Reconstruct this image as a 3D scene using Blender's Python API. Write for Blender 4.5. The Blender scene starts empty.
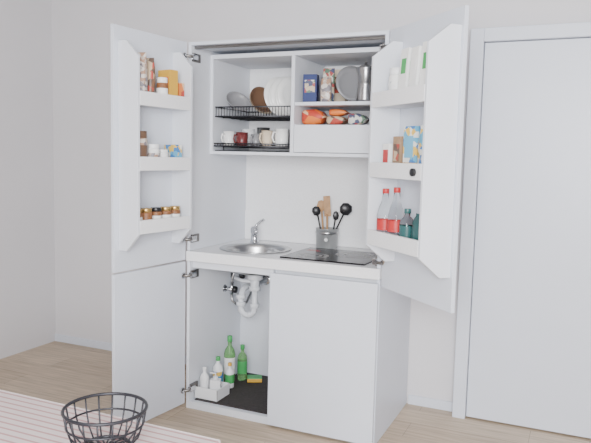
import bpy, math, random
from mathutils import Vector, Matrix
random.seed(4)
S=bpy.context.scene
# ---------------------------------------------------------------- materials
def mat(name,col,rough=.5,metal=0.,var=0.,scale=20.,trans=0.,bump=0.,ior=1.45,coat=0.):
    m=bpy.data.materials.new(name); m.use_nodes=True; nt=m.node_tree; b=nt.nodes["Principled BSDF"]
    b.inputs["Base Color"].default_value=(*col,1); b.inputs["Roughness"].default_value=rough
    b.inputs["Metallic"].default_value=metal; b.inputs["Transmission Weight"].default_value=trans
    b.inputs["IOR"].default_value=ior; b.inputs["Coat Weight"].default_value=coat
    if var or bump:
        tc=nt.nodes.new("ShaderNodeTexCoord"); n=nt.nodes.new("ShaderNodeTexNoise"); n.inputs["Scale"].default_value=scale
        n.inputs["Detail"].default_value=5; nt.links.new(tc.outputs["Object"],n.inputs["Vector"])
        if var:
            r=nt.nodes.new("ShaderNodeValToRGB"); r.color_ramp.elements[0].position=.3; r.color_ramp.elements[1].position=.7
            r.color_ramp.elements[0].color=(*[max(0,c*(1-var)) for c in col],1); r.color_ramp.elements[1].color=(*[min(1,c*(1+var)) for c in col],1)
            nt.links.new(n.outputs["Fac"],r.inputs["Fac"]); nt.links.new(r.outputs["Color"],b.inputs["Base Color"])
        if bump:
            bp=nt.nodes.new("ShaderNodeBump"); bp.inputs["Strength"].default_value=bump; bp.inputs["Distance"].default_value=.002
            nt.links.new(n.outputs["Fac"],bp.inputs["Height"]); nt.links.new(bp.outputs["Normal"],b.inputs["Normal"])
    return m
def pack(name,cols,scale=35.,rough=.4):
    m=bpy.data.materials.new(name); m.use_nodes=True; nt=m.node_tree; b=nt.nodes["Principled BSDF"]; b.inputs["Roughness"].default_value=rough
    tc=nt.nodes.new("ShaderNodeTexCoord"); v=nt.nodes.new("ShaderNodeTexVoronoi"); v.inputs["Scale"].default_value=scale
    nt.links.new(tc.outputs["Object"],v.inputs["Vector"]); sp=nt.nodes.new("ShaderNodeSeparateColor"); nt.links.new(v.outputs["Color"],sp.inputs[0])
    r=nt.nodes.new("ShaderNodeValToRGB"); r.color_ramp.interpolation='CONSTANT'; e=r.color_ramp.elements
    e[0].color=(*cols[0],1); e[1].position=1/len(cols); e[1].color=(*cols[1],1)
    for i,c in enumerate(cols[2:],2):
        k=e.new(i/len(cols)); k.color=(*c,1)
    nt.links.new(sp.outputs[0],r.inputs["Fac"]); nt.links.new(r.outputs["Color"],b.inputs["Base Color"]); return m
def wood_floor():
    m=bpy.data.materials.new("floor_laminate"); m.use_nodes=True; nt=m.node_tree; b=nt.nodes["Principled BSDF"]; b.inputs["Roughness"].default_value=.45
    tc=nt.nodes.new("ShaderNodeTexCoord"); br=nt.nodes.new("ShaderNodeTexBrick"); br.inputs["Scale"].default_value=1
    br.inputs["Brick Width"].default_value=1.2; br.inputs["Row Height"].default_value=.19; br.inputs["Mortar Size"].default_value=.0015
    br.inputs["Color1"].default_value=(.48,.38,.28,1); br.inputs["Color2"].default_value=(.58,.475,.36,1); br.inputs["Mortar"].default_value=(.28,.22,.16,1)
    nt.links.new(tc.outputs["Object"],br.inputs["Vector"])
    mp=nt.nodes.new("ShaderNodeMapping"); mp.inputs["Scale"].default_value=(2,26,1); nt.links.new(tc.outputs["Object"],mp.inputs["Vector"])
    n=nt.nodes.new("ShaderNodeTexNoise"); n.inputs["Scale"].default_value=2; n.inputs["Detail"].default_value=6; nt.links.new(mp.outputs[0],n.inputs["Vector"])
    r=nt.nodes.new("ShaderNodeValToRGB"); r.color_ramp.elements[0].position=.3; r.color_ramp.elements[1].position=.7
    r.color_ramp.elements[0].color=(.72,.70,.66,1); r.color_ramp.elements[1].color=(1.1,1.08,1.05,1); nt.links.new(n.outputs["Fac"],r.inputs["Fac"])
    mx=nt.nodes.new("ShaderNodeMix"); mx.data_type='RGBA'; mx.blend_type='MULTIPLY'; mx.inputs[0].default_value=1
    nt.links.new(br.outputs["Color"],mx.inputs[6]); nt.links.new(r.outputs["Color"],mx.inputs[7]); nt.links.new(mx.outputs[2],b.inputs["Base Color"]); return m
def stripes():
    m=bpy.data.materials.new("striped_cloth"); m.use_nodes=True; nt=m.node_tree; b=nt.nodes["Principled BSDF"]; b.inputs["Roughness"].default_value=.9
    tc=nt.nodes.new("ShaderNodeTexCoord"); w=nt.nodes.new("ShaderNodeTexWave"); w.inputs["Scale"].default_value=13; w.bands_direction='Y'
    nt.links.new(tc.outputs["Object"],w.inputs["Vector"]); r=nt.nodes.new("ShaderNodeValToRGB"); e=r.color_ramp.elements
    e[0].position=.78; e[0].color=(.52,.45,.44,1); e[1].position=.86; e[1].color=(.38,.22,.22,1)
    nt.links.new(w.outputs["Fac"],r.inputs["Fac"]); nt.links.new(r.outputs["Color"],b.inputs["Base Color"]); return m
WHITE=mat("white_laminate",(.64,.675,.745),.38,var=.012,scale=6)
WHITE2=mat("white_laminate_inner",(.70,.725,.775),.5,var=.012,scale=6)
TOPM=mat("worktop_white",(.82,.82,.83),.3,var=.03,scale=120)
WALL=mat("painted_wall",(.66,.645,.66),.9,var=.015,scale=3,bump=.15)
CEIL=mat("ceiling_paint",(.70,.70,.70),.9,var=.01)
STEEL=mat("stainless_steel",(.46,.46,.46),.28,1.,var=.05,scale=40)
CHROME=mat("chrome",(.58,.59,.61),.15,1.)
HINGE=mat("hinge_metal",(.22,.21,.20),.35,1.)
BLACK=mat("black_plastic",(.015,.015,.017),.35)
WIRE=mat("dark_wire",(.025,.025,.03),.4,.4)
GLASSB=mat("black_glass",(.012,.010,.012),.10,ior=1.28)
RING=mat("cook_ring",(.28,.27,.27),.35)
REDP=mat("cooktop_print",(.45,.04,.04),.4)
WOOD=mat("utensil_wood",(.40,.23,.11),.6,var=.15,scale=40)
WPL=mat("white_plastic",(.80,.81,.82),.35)
GPL=mat("grey_white_pipe",(.60,.62,.65),.3)
CER=mat("white_ceramic",(.82,.82,.80),.2)
GREYC=mat("grey_ceramic",(.24,.24,.25),.3)
BROWNC=mat("brown_ceramic",(.14,.08,.05),.3)
DARKR=mat("dark_red_glaze",(.14,.03,.03),.3)
TIN=mat("pot_tin",(.42,.43,.43),.4,.6)
MATD=mat("dark_mat",(.045,.038,.037),.8,var=.2,scale=60,bump=.4)
GLASS=mat("clear_glass",(.97,.99,.99),.03,trans=1.,ior=1.2)
GREENL=mat("green_detergent",(.35,.66,.30),.12,trans=.7,ior=1.2)
TEAL=mat("teal_dark",(.03,.10,.10),.25)
RED=mat("red_label",(.48,.03,.03),.4); YEL=mat("yellow_pack",(.66,.38,.05),.4); GREEN=mat("green_print",(.06,.36,.10),.4)
BLUE=mat("blue_pack",(.025,.04,.14),.4); CYAN=mat("light_blue_pack",(.15,.42,.60),.4); ORG=mat("orange_pack",(.72,.18,.04),.35)
GOLD=mat("gold_lid",(.50,.32,.11),.3,.8); AMB=mat("spice_brown",(.24,.10,.04),.5,var=.3,scale=90); PAPER=mat("white_paper",(.84,.84,.82),.6)
TEA=mat("brown_bag",(.34,.22,.13),.5,var=.2,scale=50); CREAM=mat("cream_pack",(.62,.52,.39),.5)
P1=pack("pack_orange_red",[(.66,.13,.03),(.72,.20,.04),(.48,.05,.03),(.75,.5,.3)],24)
P2=pack("pack_brown_red",[(.22,.11,.06),(.45,.07,.05),(.55,.42,.28),(.12,.08,.06)],32)
P3=pack("pack_mixed",[(.08,.09,.16),(.55,.45,.32),(.4,.08,.08),(.12,.2,.14),(.65,.65,.6)],50)
P4=pack("pack_blue_yellow",[(.05,.2,.5),(.75,.50,.1),(.75,.75,.7),(.12,.4,.6)],45)
P5=pack("pack_floral",[(.65,.6,.55),(.2,.18,.2),(.5,.42,.36),(.40,.24,.16)],60)
P6=pack("pack_white_print",[(.8,.8,.78),(.75,.75,.75),(.8,.8,.8),(.35,.4,.45)],50)
# ---------------------------------------------------------------- mesh builder
class B:
    def __init__(s): s.v=[];s.f=[];s.m=[];s.sm=[];s.mats=[]
    def mi(s,m):
        if m not in s.mats: s.mats.append(m)
        return s.mats.index(m)
    def add(s,vs,fs,m,M=None,smooth=False):
        o=len(s.v); k=s.mi(m)
        for v in vs:
            v=Vector(v); s.v.append(tuple(M@v if M else v))
        for f in fs: s.f.append([i+o for i in f]); s.m.append(k); s.sm.append(smooth)
        return s
    def box(s,a,b,m,M=None):
        x0,y0,z0=a;x1,y1,z1=b
        if x0>x1:x0,x1=x1,x0
        if y0>y1:y0,y1=y1,y0
        return s.add([(x0,y0,z0),(x1,y0,z0),(x1,y1,z0),(x0,y1,z0),(x0,y0,z1),(x1,y0,z1),(x1,y1,z1),(x0,y1,z1)],
          [(0,3,2,1),(4,5,6,7),(0,1,5,4),(1,2,6,5),(2,3,7,6),(3,0,4,7)],m,M)
    def lathe(s,prof,m,M=None,seg=28,c=(0,0,0)):
        vs=[];fs=[]
        for r,z in prof:
            for i in range(seg):
                a=2*math.pi*i/seg; vs.append((c[0]+r*math.cos(a),c[1]+r*math.sin(a),c[2]+z))
        for j in range(len(prof)-1):
            for i in range(seg):
                k=(i+1)%seg; fs.append((j*seg+i,j*seg+k,(j+1)*seg+k,(j+1)*seg+i))
        return s.add(vs,fs,m,M,True)
    def cyl(s,r,z0,z1,m,M=None,c=(0,0),seg=24,r2=None):
        r2=r if r2 is None else r2
        return s.lathe([(0,z0),(r*.97,z0),(r,z0+.001),(r2,z1-.001),(r2*.97,z1),(0,z1)],m,M,seg,(c[0],c[1],0))
    def tube(s,P,r,m,M=None,seg=8,closed=False):
        P=[Vector(p) for p in P]; n=len(P); vs=[];fs=[];prev=None
        for i in range(n):
            if closed: t=P[(i+1)%n]-P[i-1]
            else: t=P[min(i+1,n-1)]-P[max(i-1,0)]
            t.normalize()
            if prev is None:
                u=t.cross(Vector((0,0,1)))
                if u.length<.1: u=t.cross(Vector((1,0,0)))
            else: u=prev-t*prev.dot(t)
            u.normalize(); prev=u; w=t.cross(u); rr=r[i] if isinstance(r,(list,tuple)) else r
            for k in range(seg):
                a=2*math.pi*k/seg; vs.append(P[i]+(u*math.cos(a)+w*math.sin(a))*rr)
        for i in range(n if closed else n-1):
            j=(i+1)%n
            for k in range(seg):
                l=(k+1)%seg; fs.append((i*seg+k,i*seg+l,j*seg+l,j*seg+k))
        if not closed: fs.append(tuple(range(seg))[::-1]); fs.append(tuple((n-1)*seg+k for k in range(seg)))
        return s.add(vs,fs,m,M,True)
    def prism(s,poly,x0,x1,m,M=None):
        n=len(poly); vs=[(x0,y,z) for y,z in poly]+[(x1,y,z) for y,z in poly]
        fs=[tuple(range(n)),tuple(range(2*n-1,n-1,-1))]+[(i,(i+1)%n,n+(i+1)%n,n+i) for i in range(n)]
        return s.add(vs,fs,m,M)
    def pouch(s,w,d,h,m,M=None,lean=0):
        vs=[];fs=[];lv=[(0,.9,.9),(.12,1,1),(.5,1.02,1.05),(.8,1,.7),(.93,.97,.12),(1,.99,.06)]; sg=12
        for t,fx,fy in lv:
            for i in range(sg):
                a=2*math.pi*i/sg; ca,sa=math.cos(a),math.sin(a)
                x=math.copysign(abs(ca)**.45,ca)*w/2*fx; y=math.copysign(abs(sa)**.6,sa)*d/2*fy
                vs.append((x+random.uniform(-1,1)*.02*w+lean*t,y+random.uniform(-1,1)*.02*d,t*h))
        for j in range(len(lv)-1):
            for i in range(sg):
                k=(i+1)%sg; fs.append((j*sg+i,j*sg+k,(j+1)*sg+k,(j+1)*sg+i))
        fs.append(tuple(range(sg))[::-1]); fs.append(tuple((len(lv)-1)*sg+i for i in range(sg)))
        return s.add(vs,fs,m,M,True)
    def make(s,name,loc=(0,0,0),rz=0,parent=None,bevel=0,rot=None):
        me=bpy.data.meshes.new(name); me.from_pydata(s.v,[],s.f)
        for m in s.mats: me.materials.append(m)
        for p,k,q in zip(me.polygons,s.m,s.sm): p.material_index=k; p.use_smooth=q
        import bmesh
        bm=bmesh.new(); bm.from_mesh(me); bmesh.ops.recalc_face_normals(bm,faces=bm.faces); bm.to_mesh(me); bm.free()
        o=bpy.data.objects.new(name,me); S.collection.objects.link(o); o.location=loc; o.rotation_euler=rot or (0,0,rz)
        if parent: o.parent=parent
        if bevel:
            md=o.modifiers.new("bev","BEVEL"); md.width=bevel; md.segments=2; md.limit_method='ANGLE'; md.angle_limit=math.radians(50)
        return o
def empty(name,loc=(0,0,0),rz=0,parent=None):
    e=bpy.data.objects.new(name,None); e.location=loc; e.rotation_euler=(0,0,rz); e.empty_display_size=.1; S.collection.objects.link(e)
    if parent: e.parent=parent
    return e
T=Matrix.Translation
def R(a,ax): return Matrix.Rotation(math.radians(a),4,ax)
# ---------------------------------------------------------------- room
W,D,HC,HT=1.106,.644,.897,2.024
B().box((-1.6,-4.2,-.1),(3.2,D+.16,0),wood_floor()).make("floor")
B().box((-1.6,D+.006,0),(3.2,D+.16,2.62),WALL).make("wall_back")
B().box((-1.75,-4.2,0),(-1.6,D+.16,2.62),WALL).make("wall_left")
B().box((3.2,-4.2,0),(3.35,D+.16,2.62),WALL).make("wall_right")
B().box((-1.75,-4.2,2.62),(3.35,D+.16,2.72),CEIL).make("ceiling")
# front wall (behind the viewer) with a window opening where the daylight enters
WX0,WX1,WZ0,WZ1=1.5,3.0,1.05,2.4
B().box((-1.75,-4.35,0),(WX0,-4.2,2.62),WALL).box((WX1,-4.35,0),(3.35,-4.2,2.62),WALL).box((WX0,-4.35,0),(WX1,-4.2,WZ0),WALL).box((WX0,-4.35,WZ1),(WX1,-4.2,2.62),WALL).make("wall_front")
wf=B(); fy0,fy1=-4.30,-4.24
for a,c_ in (((WX0,WZ0),(WX0+.05,WZ1)),((WX1-.05,WZ0),(WX1,WZ1)),((WX0,WZ0),(WX1,WZ0+.05)),((WX0,WZ1-.05),(WX1,WZ1)),((2.23,WZ0),(2.27,WZ1))): wf.box((a[0],fy0,a[1]),(c_[0],fy1,c_[1]),WPL)
wf.make("window_1")
B().box((-1.6,D-.006,0),(-.01,D+.006,.055),WHITE).make("baseboard_back_left",bevel=.002)
B().box((W+.01,D-.006,0),(1.38,D+.006,.055),WHITE).make("baseboard_back",bevel=.002)
d=empty("door_1")
B().box((1.385,.56,0),(1.455,D+.004,2.12),WHITE).box((2.30,.56,0),(2.37,D+.004,2.12),WHITE).box((1.455,.56,2.05),(2.30,D+.004,2.12),WHITE).make("casing",parent=d,bevel=.004)
B().box((1.458,.59,.008),(2.297,D+.004,2.047),WHITE).make("door_leaf",parent=d,bevel=.002)
B().cyl(.024,0,.008,CHROME,T((2.22,.588,1.02))@R(90,'X')).tube([(2.22,.585,1.02),(2.22,.54,1.02),(2.20,.532,1.02),(2.10,.53,1.02)],.008,CHROME).make("handle",parent=d)
# ---------------------------------------------------------------- kitchenette cabinet
K=empty("kitchenette_cabinet")
t=.018; YB=.636; YS=.196
c=B()
c.box((0,0,0),(t,D,.84),WHITE2).box((W-t,0,0),(W,D,.84),WHITE)
c.box((.512,.002,.04),(.53,.60,.84),WHITE2)
c.box((t,.59,.04),(.512,.60,.84),WHITE2)
c.box((t,.0,.0),(W-t,.63,.04),WHITE2)
c.box((t,.03,.80),(.512,.045,.84),WHITE2).box((.53,.03,.80),(W-t,.045,.84),WHITE2)
c.make("base_carcass",parent=K,bevel=.0012)
c=B()
c.box((0,0,HC+.001),(t,D,2.006),WHITE2).box((W-t,0,HC+.001),(W,D,2.006),WHITE)
c.box((t,YB,HC+.001),(W-t,D,2.006),TOPM)
c.box((0,0,2.006),(W,D,HT),WHITE)
c.box((t,.03,1.992),(W-t,.05,2.006),HINGE)  # dark strip in the hinge colour, stands in for shade in the top recess
c.box((t,YB-.006,HC+.001),(W-t,YB,1.08),TOPM)
c.make("tall_carcass",parent=K,bevel=.0012)
c=B(); x0,x1=t,W-t; ym=YB-.004
c.box((x0,YS,1.431),(x0+.018,ym,1.985),WHITE2).box((x1-.018,YS,1.431),(x1,ym,1.985),WHITE2)
c.box((x0+.018,YS,1.962),(x1-.018,ym,1.985),WHITE2).box((x0+.018,YS,1.431),(x1-.018,ym,1.449),WHITE2)
c.box((.520,YS,1.449),(.540,ym,1.962),WHITE2)
c.box((.540,YS+.012,1.700),(x1-.018,ym,1.718),WHITE2)
c.box((.540,YS+.012,1.580),(x1-.018,ym,1.598),WHITE2)
c.box((.543,YS-.001,1.452),(x1-.021,YS+.015,1.590),WHITE2)
c.make("wall_cupboard",parent=K,bevel=.0012)
wt=B().box((0,-.012,.842),(W,YB-.008,HC),TOPM).make("worktop",parent=K,bevel=.004)
cut=B().cyl(.186,.80,.93,TOPM,c=(.285,.27),seg=64).make("cutter")
md=wt.modifiers.new("cut","BOOLEAN"); md.object=cut; md.solver='EXACT'
bpy.context.view_layer.update()
bpy.context.view_layer.objects.active=wt
bpy.ops.object.modifier_apply(modifier="cut")
bpy.data.objects.remove(cut)
B().box((.527,-.030,.014),(W-.002,-.013,.826),WHITE).box((.54,-.013,.03),(W-.02,0,.81),BLACK).make("base_door",parent=K,bevel=.0015)
AL=math.atan2(-.993,-.115); AR=math.atan2(-.690,.724)
LD=empty("left_leaf",(-.001,-.002,0),AL,K); RD=empty("right_leaf",(W+.002,-.004,0),AR,K)
B().box((.01,-t,.03),(.535,0,.838),WHITE).make("lower_left_door",parent=LD,bevel=.0015)
B().box((.01,-t,.848),(.535,0,HT-.002),WHITE).make("upper_left_door",parent=LD,bevel=.0015)
B().box((.01,0,.812),(.570,t,HT-.002),WHITE).make("upper_right_door",parent=RD,bevel=.0015)
def shelfbox(name,par,s0,s1,n,sg):
    b=B(); e=.016
    poly=[(0.0005*sg,1.95),(.05*sg,1.95),(n*sg,1.875),(n*sg,1.035),(.05*sg,.955),(0.0005*sg,.955)]
    b.prism(poly,s0,s0+e,WHITE2); b.prism(poly,s1-e,s1,WHITE2)
    for z in (1.652,1.346,1.043):
        b.box((s0+e,.0005*sg,z),(s1-e,(n-.012)*sg,z+.016),WHITE2)
        b.box((s0+e,(n-.014)*sg,z-.002),(s1-e,(n+.001)*sg,z+.064),TOPM)
    return b.make(name,parent=par,bevel=.0015)
NL,NR=.125,.148
shelfbox("left_door_shelves",LD,.11,.505,NL,1); shelfbox("right_door_shelves",RD,.11,.555,NR,-1)
B().cyl(.016,0,.012,BLACK,T((.49,-NR-.0015,1.375))@R(90,'X')).make("round_magnet",parent=RD)
def hinge(z,right=False):
    b=B(); x=W-t if right else t; sg=-1 if right else 1
    b.box((x,.004,z-.022),(x+sg*.012,.075,z+.022),HINGE)
    b.box((x+sg*.002,-.012,z-.014),(x+sg*.022,.035,z+.014),CHROME)
    b.tube([(x+sg*.012,-.012,z),(x+sg*.018,-.03,z),(x+sg*(-.002),-.045,z)] if not right else [(x-.012,-.012,z),(x+.01,-.03,z),(x+.035,-.035,z)],.008,HINGE)
    b.cyl(.017,0,.006,CHROME,(T((.003,-.045,z))@R(90,'Y')) if not right else (T((W+.022,-.026,z))@R(-60,'X')))
    b.make("hinge",parent=K,bevel=.001)
for z in (1.945,.965,.765,.115): hinge(z)
for z in (1.945,.93): hinge(z,True)
# ---------------------------------------------------------------- sink, tap, hob
SX,SY=.285,.27
b=B(); b.lathe([(.205,.0012),(.207,.004),(.203,.0065),(.180,.005),(.172,0),(.168,-.02),(.160,-.11),(.145,-.128),(.10,-.135),(.03,-.138),(.028,-.144),(0,-.144)],STEEL,seg=56)
b.lathe([(.03,-.137),(.03,-.134),(.02,-.133),(0,-.135)],CHROME); b.make("round_sink",(SX,SY,HC))
b=B(); b.lathe([(0,0),(.028,0),(.028,.006),(.023,.012),(.022,.055),(.026,.062),(.026,.085),(.02,.097),(0,.10)],CHROME)
dx,dy=.50,-.86
b.tube([(dx*.01,dy*.01,.045),(dx*.05,dy*.05,.062),(dx*.10,dy*.10,.082),(dx*.135,dy*.135,.085),(dx*.143,dy*.143,.072)],[.014,.013,.0125,.013,.013],CHROME)
b.tube([(0,0,.092),(.01,.012,.110),(.03,.03,.133),(.042,.042,.140)],[.010,.009,.008,.0085],CHROME); b.make("kitchen_faucet",(.150,.515,HC))
b=B(); b.box((.545,.045,0.0005),(1.01,.458,.008),GLASSB)
for (x,y,r) in ((.685,.165,.085),(.87,.31,.105)):
    b.lathe([(r-.016,.0083),(r-.008,.009),(r,.0083)],RING,seg=40,c=(x,y,0))
    b.lathe([(r*.5-.008,.0083),(r*.5,.0088),(r*.5+.008,.0083)],RING,seg=40,c=(x,y,0))
b.box((.575,.33,.008),(.66,.338,.0085),REDP).box((.575,.36,.008),(.64,.368,.0085),REDP).box((.575,.40,.008),(.67,.404,.0085),RING)
b.make("ceramic_cooktop",(0,0,HC),bevel=.001)
# ---------------------------------------------------------------- utensil pot
up=empty("utensil_holder",(.618,.535,HC))
b=B(); b.lathe([(0,.001),(.060,.001),(.062,.004),(.066,.112),(.070,.115),(.067,.117),(.063,.113),(.058,.008),(0,.008)],TIN,seg=36)
b.lathe([(.0665,.085),(.0685,.087),(.0685,.097),(.0665,.099)],STEEL,seg=36)
b.lathe([(0,0),(.012,0),(.010,.012),(0,.014)],CER,T((.02,-.0625,.055))@R(90,'X'),12); b.make("pot",parent=up)
def rod(b,p0,p1,r,m): b.tube([p0,p1],r,m)
b=B()
rod(b,(-.02,.01,.012),(-.045,.02,.215),.006,WOOD)
b.lathe([(0,-.035),(.018,-.026),(.026,0),(.018,.028),(0,.034)],WOOD,T((-.05,.02,.245))@R(24,'Z')@Matrix.Diagonal((1,.3,1,1)))
b.box((-.020,-.004,-.06),(.020,.004,.06),WOOD,T((-.012,.02,.245))@R(24,'Z')@R(-5,'Y')); rod(b,(.0,.01,.012),(-.01,.018,.20),.007,WOOD)
b.make("wooden_spoons",parent=up)
b=B()
rod(b,(.01,0,.012),(.085,.035,.20),.005,BLACK)
b.lathe([(0,-.038),(.026,-.030),(.038,0),(.028,.028),(0,.038)],BLACK,T((.098,.040,.232))@R(24,'Z')@R(20,'Y')@Matrix.Diagonal((1,.35,1,1)))
rod(b,(-.01,-.02,.012),(-.06,-.01,.20),.005,BLACK)
b.lathe([(0,-.03),(.018,-.022),(.026,0),(.02,.022),(0,.03)],BLACK,T((-.068,-.01,.215))@R(24,'Z')@R(-14,'Y')@Matrix.Diagonal((1,.4,1,1)))
rod(b,(.02,.02,.012),(.035,.035,.17),.0045,BLACK)
b.lathe([(0,-.028),(.014,-.02),(.018,0),(.014,.02),(0,.028)],BLACK,T((.038,.037,.19))@R(24,'Z')@Matrix.Diagonal((1,.3,1,1)))
b.make("black_utensils",parent=up)
# ---------------------------------------------------------------- plumbing
b=B()
b.cyl(.045,.720,.751,GPL,c=(SX,SY)); b.cyl(.026,.66,.722,GPL,c=(SX,SY)); b.cyl(.033,.655,.680,GPL,c=(SX,SY))
arc=[(SX,SY,.67),(SX,SY,.56)]+[(SX-.045+.045*math.cos(a),SY,.55-.045*math.sin(a)) for a in [math.pi*k/8 for k in range(1,8)]]+[(SX-.09,SY,.555),(SX-.09,SY,.61)]+[(SX-.09,SY+.02,.645),(SX-.09,SY+.05,.655),(SX-.09,.588,.655)]
b.tube(arc,.018,GPL,seg=14); b.cyl(.027,.555,.58,GPL,c=(SX,SY)); b.cyl(.027,.555,.58,GPL,c=(SX-.09,SY)); b.cyl(.028,.600,.622,GPL,c=(SX-.09,SY))
b.tube([(SX-.02,SY+.02,.70),(SX-.10,SY+.02,.70),(SX-.15,SY+.04,.705),(SX-.165,SY+.08,.715),(SX-.17,SY+.12,.745)],.011,GPL)
b.cyl(.032,0,.006,CHROME,T((SX-.09,.589,.655))@R(90,'X'))
b.make("sink_drain_trap")
b=B()
for y,zt in ((.47,.69),(.38,.62)):
    b.cyl(.024,0,.006,CHROME,T((.0185,y,zt))@R(90,'Y')); b.tube([(.022,y,zt),(.08,y,zt)],.013,CHROME); b.tube([(.07,y,zt-.03),(.07,y,zt+.045)],.012,CHROME)
    b.lathe([(0,0),(.018,0),(.022,.008),(.02,.02),(0,.024)],BLACK,T((.082,y,zt))@R(90,'Y'),10)
    b.tube([(.07,y,zt+.045),(.075,y,zt+.07),(.09,y+.01,.76),(.10,.50,.80),(.12,.51,.84)],.007,STEEL)
b.tube([(.07,.38,.59),(.075,.38,.55),(.10,.40,.52),(.13,.46,.53),(.14,.52,.60),(.135,.53,.72),(.13,.52,.84)],.008,STEEL)
b.make("angle_valve")
# ---------------------------------------------------------------- base cupboard contents
B().box((.035,.03,.0405),(.505,.57,.046),MATD).make("shelf_liner_mat",bevel=.002)
ZM=.0465
b=B(); b.box((.0,0,0),(.15,.14,.004),WPL)
for a,c2 in (((0,0),(.15,.004)),((0,.136),(.15,.14)),((0,0),(.004,.14)),((.146,0),(.15,.14))): b.box((a[0],a[1],.004),(c2[0],c2[1],.065),WPL)
b.make("cleaning_caddy",(.022,.050,ZM),bevel=.001)
def bottle(name,loc,r,h,m,cap,label=None,neck=.35,lh=(.2,.55)):
    b=B(); b.lathe([(0,0),(r*.9,0),(r,h*.03),(r,h*.62),(r*.85,h*.70),(r*neck,h*.80),(r*neck,h*.9),(0,h*.9)],m,seg=24)
    b.cyl(r*neck*1.25,h*.88,h,cap)
    if label: b.lathe([(r*1.012,h*lh[0]),(r*1.012,h*lh[1])],label,seg=24)
    return b.make(name,loc)
bottle("dish_soap_bottle",(.058,.10,ZM+.0045),.027,.165,WPL,WPL)
b=B(); b.box((-.03,-.022,0),(.03,.022,.10),WPL).cyl(.014,.10,.117,WPL); b.tube([(0,0,.115),(0,0,.135),(-.03,0,.137)],.005,WPL); b.make("hand_soap_dispenser",(.125,.11,ZM+.0045),.4,bevel=.005)
bottle("white_cleaner_bottle",(.060,.245,ZM),.030,.19,WPL,GREEN,P4)
bottle("green_detergent_bottle",(.073,.36,ZM),.034,.29,GREENL,GREEN,PAPER)
bottle("green_detergent_bottle",(.118,.44,ZM),.030,.22,GREENL,GREEN,GREEN)
bottle("white_cleaner_bottle",(.118,.285,ZM),.026,.15,WPL,YEL,GREEN)
b=B(); b.box((-.045,-.03,0),(.045,.03,.022),YEL).box((-.045,-.03,.022),(.045,.03,.030),GREEN); b.make("kitchen_sponge",(.20,.45,ZM),.5,bevel=.003)
# ---------------------------------------------------------------- dish rack and crockery
xl,xr=x0+.020,.518
def rack(z,h,yf):
    b=B(); r=.0038
    b.tube([(xl+.004,yf,z),(xr-.004,yf,z),(xr-.004,.60,z),(xl+.004,.60,z)],r,WIRE,closed=True,seg=6)
    b.tube([(xl+.004,yf,z+h),(xr-.004,yf,z+h),(xr-.004,.60,z+h),(xl+.004,.60,z+h)],r,WIRE,closed=True,seg=6)
    n=26
    for i in range(n+1):
        x=xl+.008+(xr-xl-.016)*i/n; b.tube([(x,yf,z+h),(x,yf,z),(x,.60,z),(x,.60,z+h)],.0019,WIRE,seg=5)
    for y in (.3,.4,.5): b.tube([(xl+.004,y,z-.003),(xr-.004,y,z-.003)],.0025,WIRE,seg=5)
    return b
b=rack(1.645,.052,.215); b.make("dish_rack")
b=rack(1.478,.014,.205); b.box((xl+.006,.21,1.4495),(xr-.006,.60,1.456),BLACK); b.tube([(xl+.01,.3,1.456),(xl+.01,.3,1.478)],.003,WIRE).tube([(xr-.01,.3,1.456),(xr-.01,.3,1.478)],.003,WIRE); b.make("drip_tray_rack")
def plate(b,M,r,m):
    b.lathe([(0,.0),(r*.55,0),(r*.62,.003),(r,.016),(r*1.0,.019),(r*.62,.008),(r*.5,.005),(0,.005)],m,M,36)
zr=1.650
for i in range(5):
    b=B(); rp=.104 if i%2 else .114; plate(b,R(-32,'Z')@R(80,'Y'),rp,CER); b.make("dinner_plate",(.355+i*.021,.40,zr+rp*.98+.002))
b=B(); b.lathe([(0,0),(.04,0),(.045,.006),(.075,.04),(.080,.05),(.077,.05),(.07,.038),(.04,.01),(0,.01)],BROWNC,R(-32,'Z')@R(66,'Y')); b.make("brown_bowl",(.252,.34,zr+.076))
b=B(); b.lathe([(0,0),(.05,0),(.056,.006),(.080,.03),(.088,.042),(.085,.042),(.076,.03),(.05,.01),(0,.01)],CREAM,R(-32,'Z')@R(60,'Y')); b.make("cream_bowl",(.180,.49,zr+.080))
b=B(); b.lathe([(0,0),(.045,0),(.05,.006),(.070,.030),(.075,.04),(.072,.04),(.065,.03),(.045,.01),(0,.01)],GREYC,R(-32,'Z')@R(48,'Y')); b.make("dark_grey_bowl",(.128,.30,zr+.060))
def mug(name,loc,r,h,m,ang=0):
    b=B(); b.lathe([(0,0),(r*.85,0),(r*.95,h*.05),(r,h*.3),(r,h),(r*.93,h),(r*.9,h*.12),(0,h*.08)],m,seg=28)
    b.tube([(r*.95*1,0,h*.8),(r*1.45,0,h*.78),(r*1.62,0,h*.5),(r*1.4,0,h*.25),(r*.95,0,h*.22)],.005,m)
    return b.make(name,loc,ang)
zm=1.4825
for i,(x,y,r,h,m) in enumerate([(.10,.27,.034,.08,CER),(.185,.27,.034,.075,DARKR),(.27,.28,.030,.065,GREYC),(.345,.27,.032,.085,CREAM),(.43,.28,.038,.095,CER),(.145,.42,.038,.1,WPL),(.24,.43,.038,.11,STEEL),(.36,.44,.04,.1,GREYC),(.46,.45,.04,.1,CER)]):
    mug("coffee_mug",(x,y,zm+.0005),r,h,m,random.uniform(-2.2,-1.0))
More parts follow.
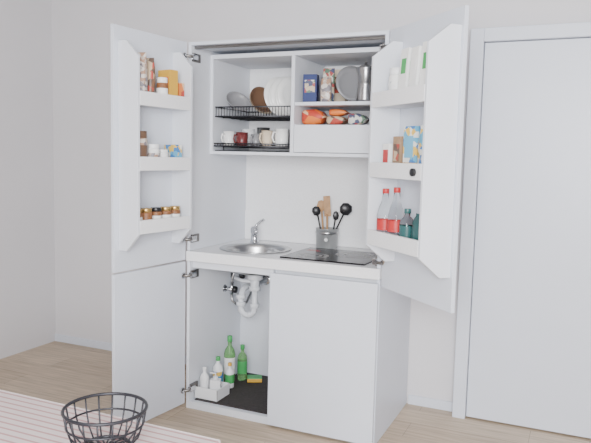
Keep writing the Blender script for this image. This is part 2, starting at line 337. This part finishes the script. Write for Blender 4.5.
# ---------------------------------------------------------------- right compartments
zs=1.7185
def carton(name,loc,w,d_,h,m,lab=None,rz=0,band=None):
    b=B(); b.box((-w/2,-d_/2,0),(w/2,d_/2,h),m)
    if lab: b.box((-w*.38,-d_/2-.0012,h*.35),(w*.38,-d_/2,h*.8),lab)
    if band: b.box((-w/2-.0008,-d_/2-.001,h*.1),(w/2+.0008,d_/2+.001,h*.25),band)
    b.box((-w/2,-.001,h),(w/2,.001,h+.001),m)
    return b.make(name,loc,rz,bevel=.002)
carton("salt_box",(.600,.28,zs),.075,.055,.15,BLUE,P3,.15)
b=B(); b.pouch(.065,.05,.19,P3); b.make("snack_bag",(.678,.34,zs),.3)
b=B(); b.pouch(.055,.045,.13,P5); b.make("tea_bag_pouch",(.700,.25,zs),.1)
carton("cereal_box",(.665,.49,zs),.13,.05,.20,CREAM,P2)
carton("biscuit_box",(.80,.52,zs),.11,.05,.17,P3,CREAM)
b=B(); b.lathe([(0,0),(.05,0),(.07,.008),(.094,.028),(.096,.031),(.068,.013),(.05,.006),(0,.006)],GREYC,R(-48,'Z')@R(80,'Y')); b.make("grey_colander",(.803,.34,zs+.097))
b=B(); b.lathe([(0,0),(.042,0),(.046,.01),(.038,.085),(.040,.09),(.034,.1),(.046,.17),(.047,.175),(.02,.19),(.008,.193),(.008,.205),(0,.207)],STEEL,seg=10)
b.tube([(.044,0,.165),(.075,0,.165),(.08,0,.15),(.074,0,.09)],.007,BLACK); b.make("moka_pot",(.910,.27,zs),-.5)
carton("sugar_box",(1.02,.28,zs),.075,.06,.15,PAPER,P6,-.05)
carton("flour_box",(.985,.49,zs),.09,.07,.18,PAPER,CYAN)
zq=1.5985
def lying(name,loc,w,d_,h,m,rz=0):
    b=B(); b.pouch(d_,h,w,m,T((-w/2,0,h/2))@R(90,'Y')@R(90,'Z')); return b.make(name,loc,rz)
lying("chips_bag",(.622,.31,zq+.002),.13,.11,.085,P1,.05)
lying("pasta_bag",(.760,.30,zq+.002),.11,.10,.048,P2,.0)
lying("pasta_bag",(.760,.31,zq+.052),.10,.09,.034,P1,.1)
lying("rice_bag",(.875,.30,zq+.002),.10,.10,.060,P3,.05)
carton("chocolate_box",(.985,.30,zq),.09,.10,.05,P6,None,.1); carton("crackers_box",(.985,.31,zq+.052),.08,.08,.025,P2)
# ---------------------------------------------------------------- items on door shelves
def on(door,s,n,z):
    o=Vector((-.001,-.002,0)) if door=='L' else Vector((W+.002,-.004,0)); A=AL if door=='L' else AR
    sg=1 if door=='L' else -1
    v=Matrix.Rotation(A,3,'Z')@Vector((s,n*sg,0)); return (o.x+v.x,o.y+v.y,z)
Z1,Z2,Z3=1.6685,1.3625,1.0595
def jar(name,loc,r,h,body,lid,lab=None):
    b=B(); b.lathe([(0,0),(r*.95,0),(r,.003),(r,h*.75),(r*.85,h*.82),(0,h*.82)],body,seg=24); b.cyl(r*.92,h*.80,h,lid)
    if lab: b.lathe([(r*1.01,h*.2),(r*1.01,h*.6)],lab,seg=24)
    return b.make(name,loc)
b=B(); b.pouch(.085,.06,.235,P5); b.make("coffee_bag",on('L',.43,.055,Z1),.3)
b=B(); b.pouch(.07,.05,.22,P2); b.make("brown_sugar_bag",on('L',.352,.045,Z1),.1)
carton("yellow_box",on('L',.225,.06,Z1),.085,.055,.175,YEL,ORG,-.2)
jar("glass_jar",on('L',.295,.085,Z1),.028,.13,AMB,CER,PAPER)
carton("orange_box",on('L',.157,.065,Z1),.05,.045,.12,P1,None,-.1)
jar("coffee_jar",on('L',.43,.06,Z2),.042,.17,P5,BROWNC,BROWNC)
jar("honey_jar",on('L',.34,.065,Z2),.034,.11,CER,WPL,P5)
carton("tea_tin",on('L',.185,.06,Z2),.08,.05,.11,P4,None,-.3)
jar("jam_jar",on('L',.265,.06,Z2),.03,.085,CER,CER)
for s_ in (.452,.385,.315,.245,.175): jar("spice_jar",on('L',s_,.065,Z3),.029,.098,AMB,GOLD if s_!=.315 else BLACK,PAPER if s_!=.385 else None)
rr=AR
for s_,h,a,l in ((.475,.215,.06,GREEN),(.395,.205,-.05,PAPER),(.315,.21,.0,GREEN)):
    b=B(); M=R(4,'Y'); b.box((-.042,-.030,0),(.042,.030,h),PAPER,M).box((-.02,.03,h*.4),(.02,.0312,h*.7),l,M).box((-.03,-.0312,h*.35),(.03,-.03,h*.75),l,M)
    b.box((-.0432,-.018,h*.5),(-.042,.018,h*.8),l,M); b.make("paper_carton",on('R',s_,.076,Z1+.0055),rr+a+math.radians(90),bevel=.002)
jar("white_canister",on('R',.21,.075,Z1),.036,.15,CER,WPL,P6)
b=B(); b.pouch(.06,.07,.20,P4); b.make("noodle_pack",on('R',.46,.075,Z2),rr+1.4)
carton("juice_carton",on('R',.375,.08,Z2),.075,.055,.20,P4,CYAN,rr+.1,YEL)
carton("tea_box",on('R',.285,.08,Z2),.06,.06,.16,TEA,P2,rr)
carton("spice_box",on('R',.195,.08,Z2),.055,.06,.13,PAPER,RED,rr)
def gbottle(loc,h=.235):
    b=B(); r=.036; b.lathe([(0,0),(r*.92,0),(r,.006),(r,h*.5),(r*.8,h*.62),(r*.4,h*.8),(r*.36,h*.93),(0,h*.93)],GLASS,seg=24)
    b.cyl(r*.42,h*.91,h,RED); b.lathe([(r*1.012,h*.22),(r*1.012,h*.42)],RED,seg=24); b.make("glass_bottle",loc)
gbottle(on('R',.185,.095,Z3)); gbottle(on('R',.28,.095,Z3),.245)
bottle("oil_bottle",on('R',.362,.09,Z3),.033,.16,GLASS,TEAL,TEAL)
b=B(); b.pouch(.08,.06,.145,TEAL); b.make("dark_pouch",on('R',.45,.08,Z3),rr)
jar("small_jar",on('R',.512,.105,Z3),.018,.09,AMB,GOLD)
# ---------------------------------------------------------------- dining table with cloth and wire fruit basket
tb=empty("dining_table",(.80,-2.065,0))
STRIPE=stripes()
B().box((-.42,-.36,.72),(.42,.36,.748),STRIPE).box((-.424,-.364,.60),(-.42,.364,.7485),STRIPE).box((.42,-.364,.60),(.424,.364,.7485),STRIPE).box((-.424,.36,.60),(.424,.364,.7485),STRIPE).box((-.424,-.364,.60),(.424,-.36,.7485),STRIPE).make("tablecloth_top",parent=tb,bevel=.003)
for i,(x,y) in enumerate(((-.38,-.32),(.38,-.32),(-.38,.32),(.38,.32))): B().box((x-.022,y-.022,0),(x+.022,y+.022,.72),WOOD).make("leg_%d"%(i+1),parent=tb,bevel=.003)
b=B(); n=18
def ring(r,z): return [(r*math.cos(2*math.pi*i/36),r*math.sin(2*math.pi*i/36),z) for i in range(36)]
b.tube(ring(.092,.095),.004,WIRE,closed=True); b.tube(ring(.086,.06),.0025,WIRE,closed=True); b.tube(ring(.055,.004),.004,WIRE,closed=True)
for i in range(n):
    a=2*math.pi*i/n; ca,sa=math.cos(a),math.sin(a)
    b.tube([(0,0,.006),(.03*ca,.03*sa,.005),(.055*ca,.055*sa,.006),(.076*ca,.076*sa,.03),(.086*ca,.086*sa,.06),(.092*ca,.092*sa,.095)],.0022,WIRE,seg=6)
b.make("wire_fruit_basket",(1.014,-1.862,.7495))
# ---------------------------------------------------------------- camera & light
def axes(yaw,pitch,roll):
    fw=Vector((-math.sin(yaw)*math.cos(pitch),math.cos(yaw)*math.cos(pitch),-math.sin(pitch)))
    r=Vector((math.cos(yaw),math.sin(yaw),0)); u=r.cross(fw)
    return fw,r*math.cos(roll)+u*math.sin(roll),-r*math.sin(roll)+u*math.cos(roll)
cd=bpy.data.cameras.new("camera"); co=bpy.data.objects.new("camera",cd); S.collection.objects.link(co)
fw,r,u=axes(.4176,.0988,.0234); p=(1.9766,-2.9883,1.4229)
co.matrix_world=Matrix(((r[0],u[0],-fw[0],p[0]),(r[1],u[1],-fw[1],p[1]),(r[2],u[2],-fw[2],p[2]),(0,0,0,1)))
cd.sensor_width=36; cd.lens=645.63*36/591; cd.clip_start=.05; S.camera=co
def area(name,loc,target,sx,sy,e,col):
    l=bpy.data.lights.new(name,"AREA"); l.shape='RECTANGLE'; l.size=sx; l.size_y=sy; l.energy=e; l.color=col
    o=bpy.data.objects.new(name,l); o.location=loc; o.rotation_euler=(Vector(target)-Vector(loc)).to_track_quat('-Z','Y').to_euler(); S.collection.objects.link(o)
area("window_daylight",(2.25,-4.18,1.74),(.8,.3,1.5),1.35,1.2,275,(.965,.975,1))
w=bpy.data.worlds.new("daylight"); S.world=w; w.use_nodes=True; w.node_tree.nodes["Background"].inputs[0].default_value=(.78,.87,1,1); w.node_tree.nodes["Background"].inputs[1].default_value=1.0
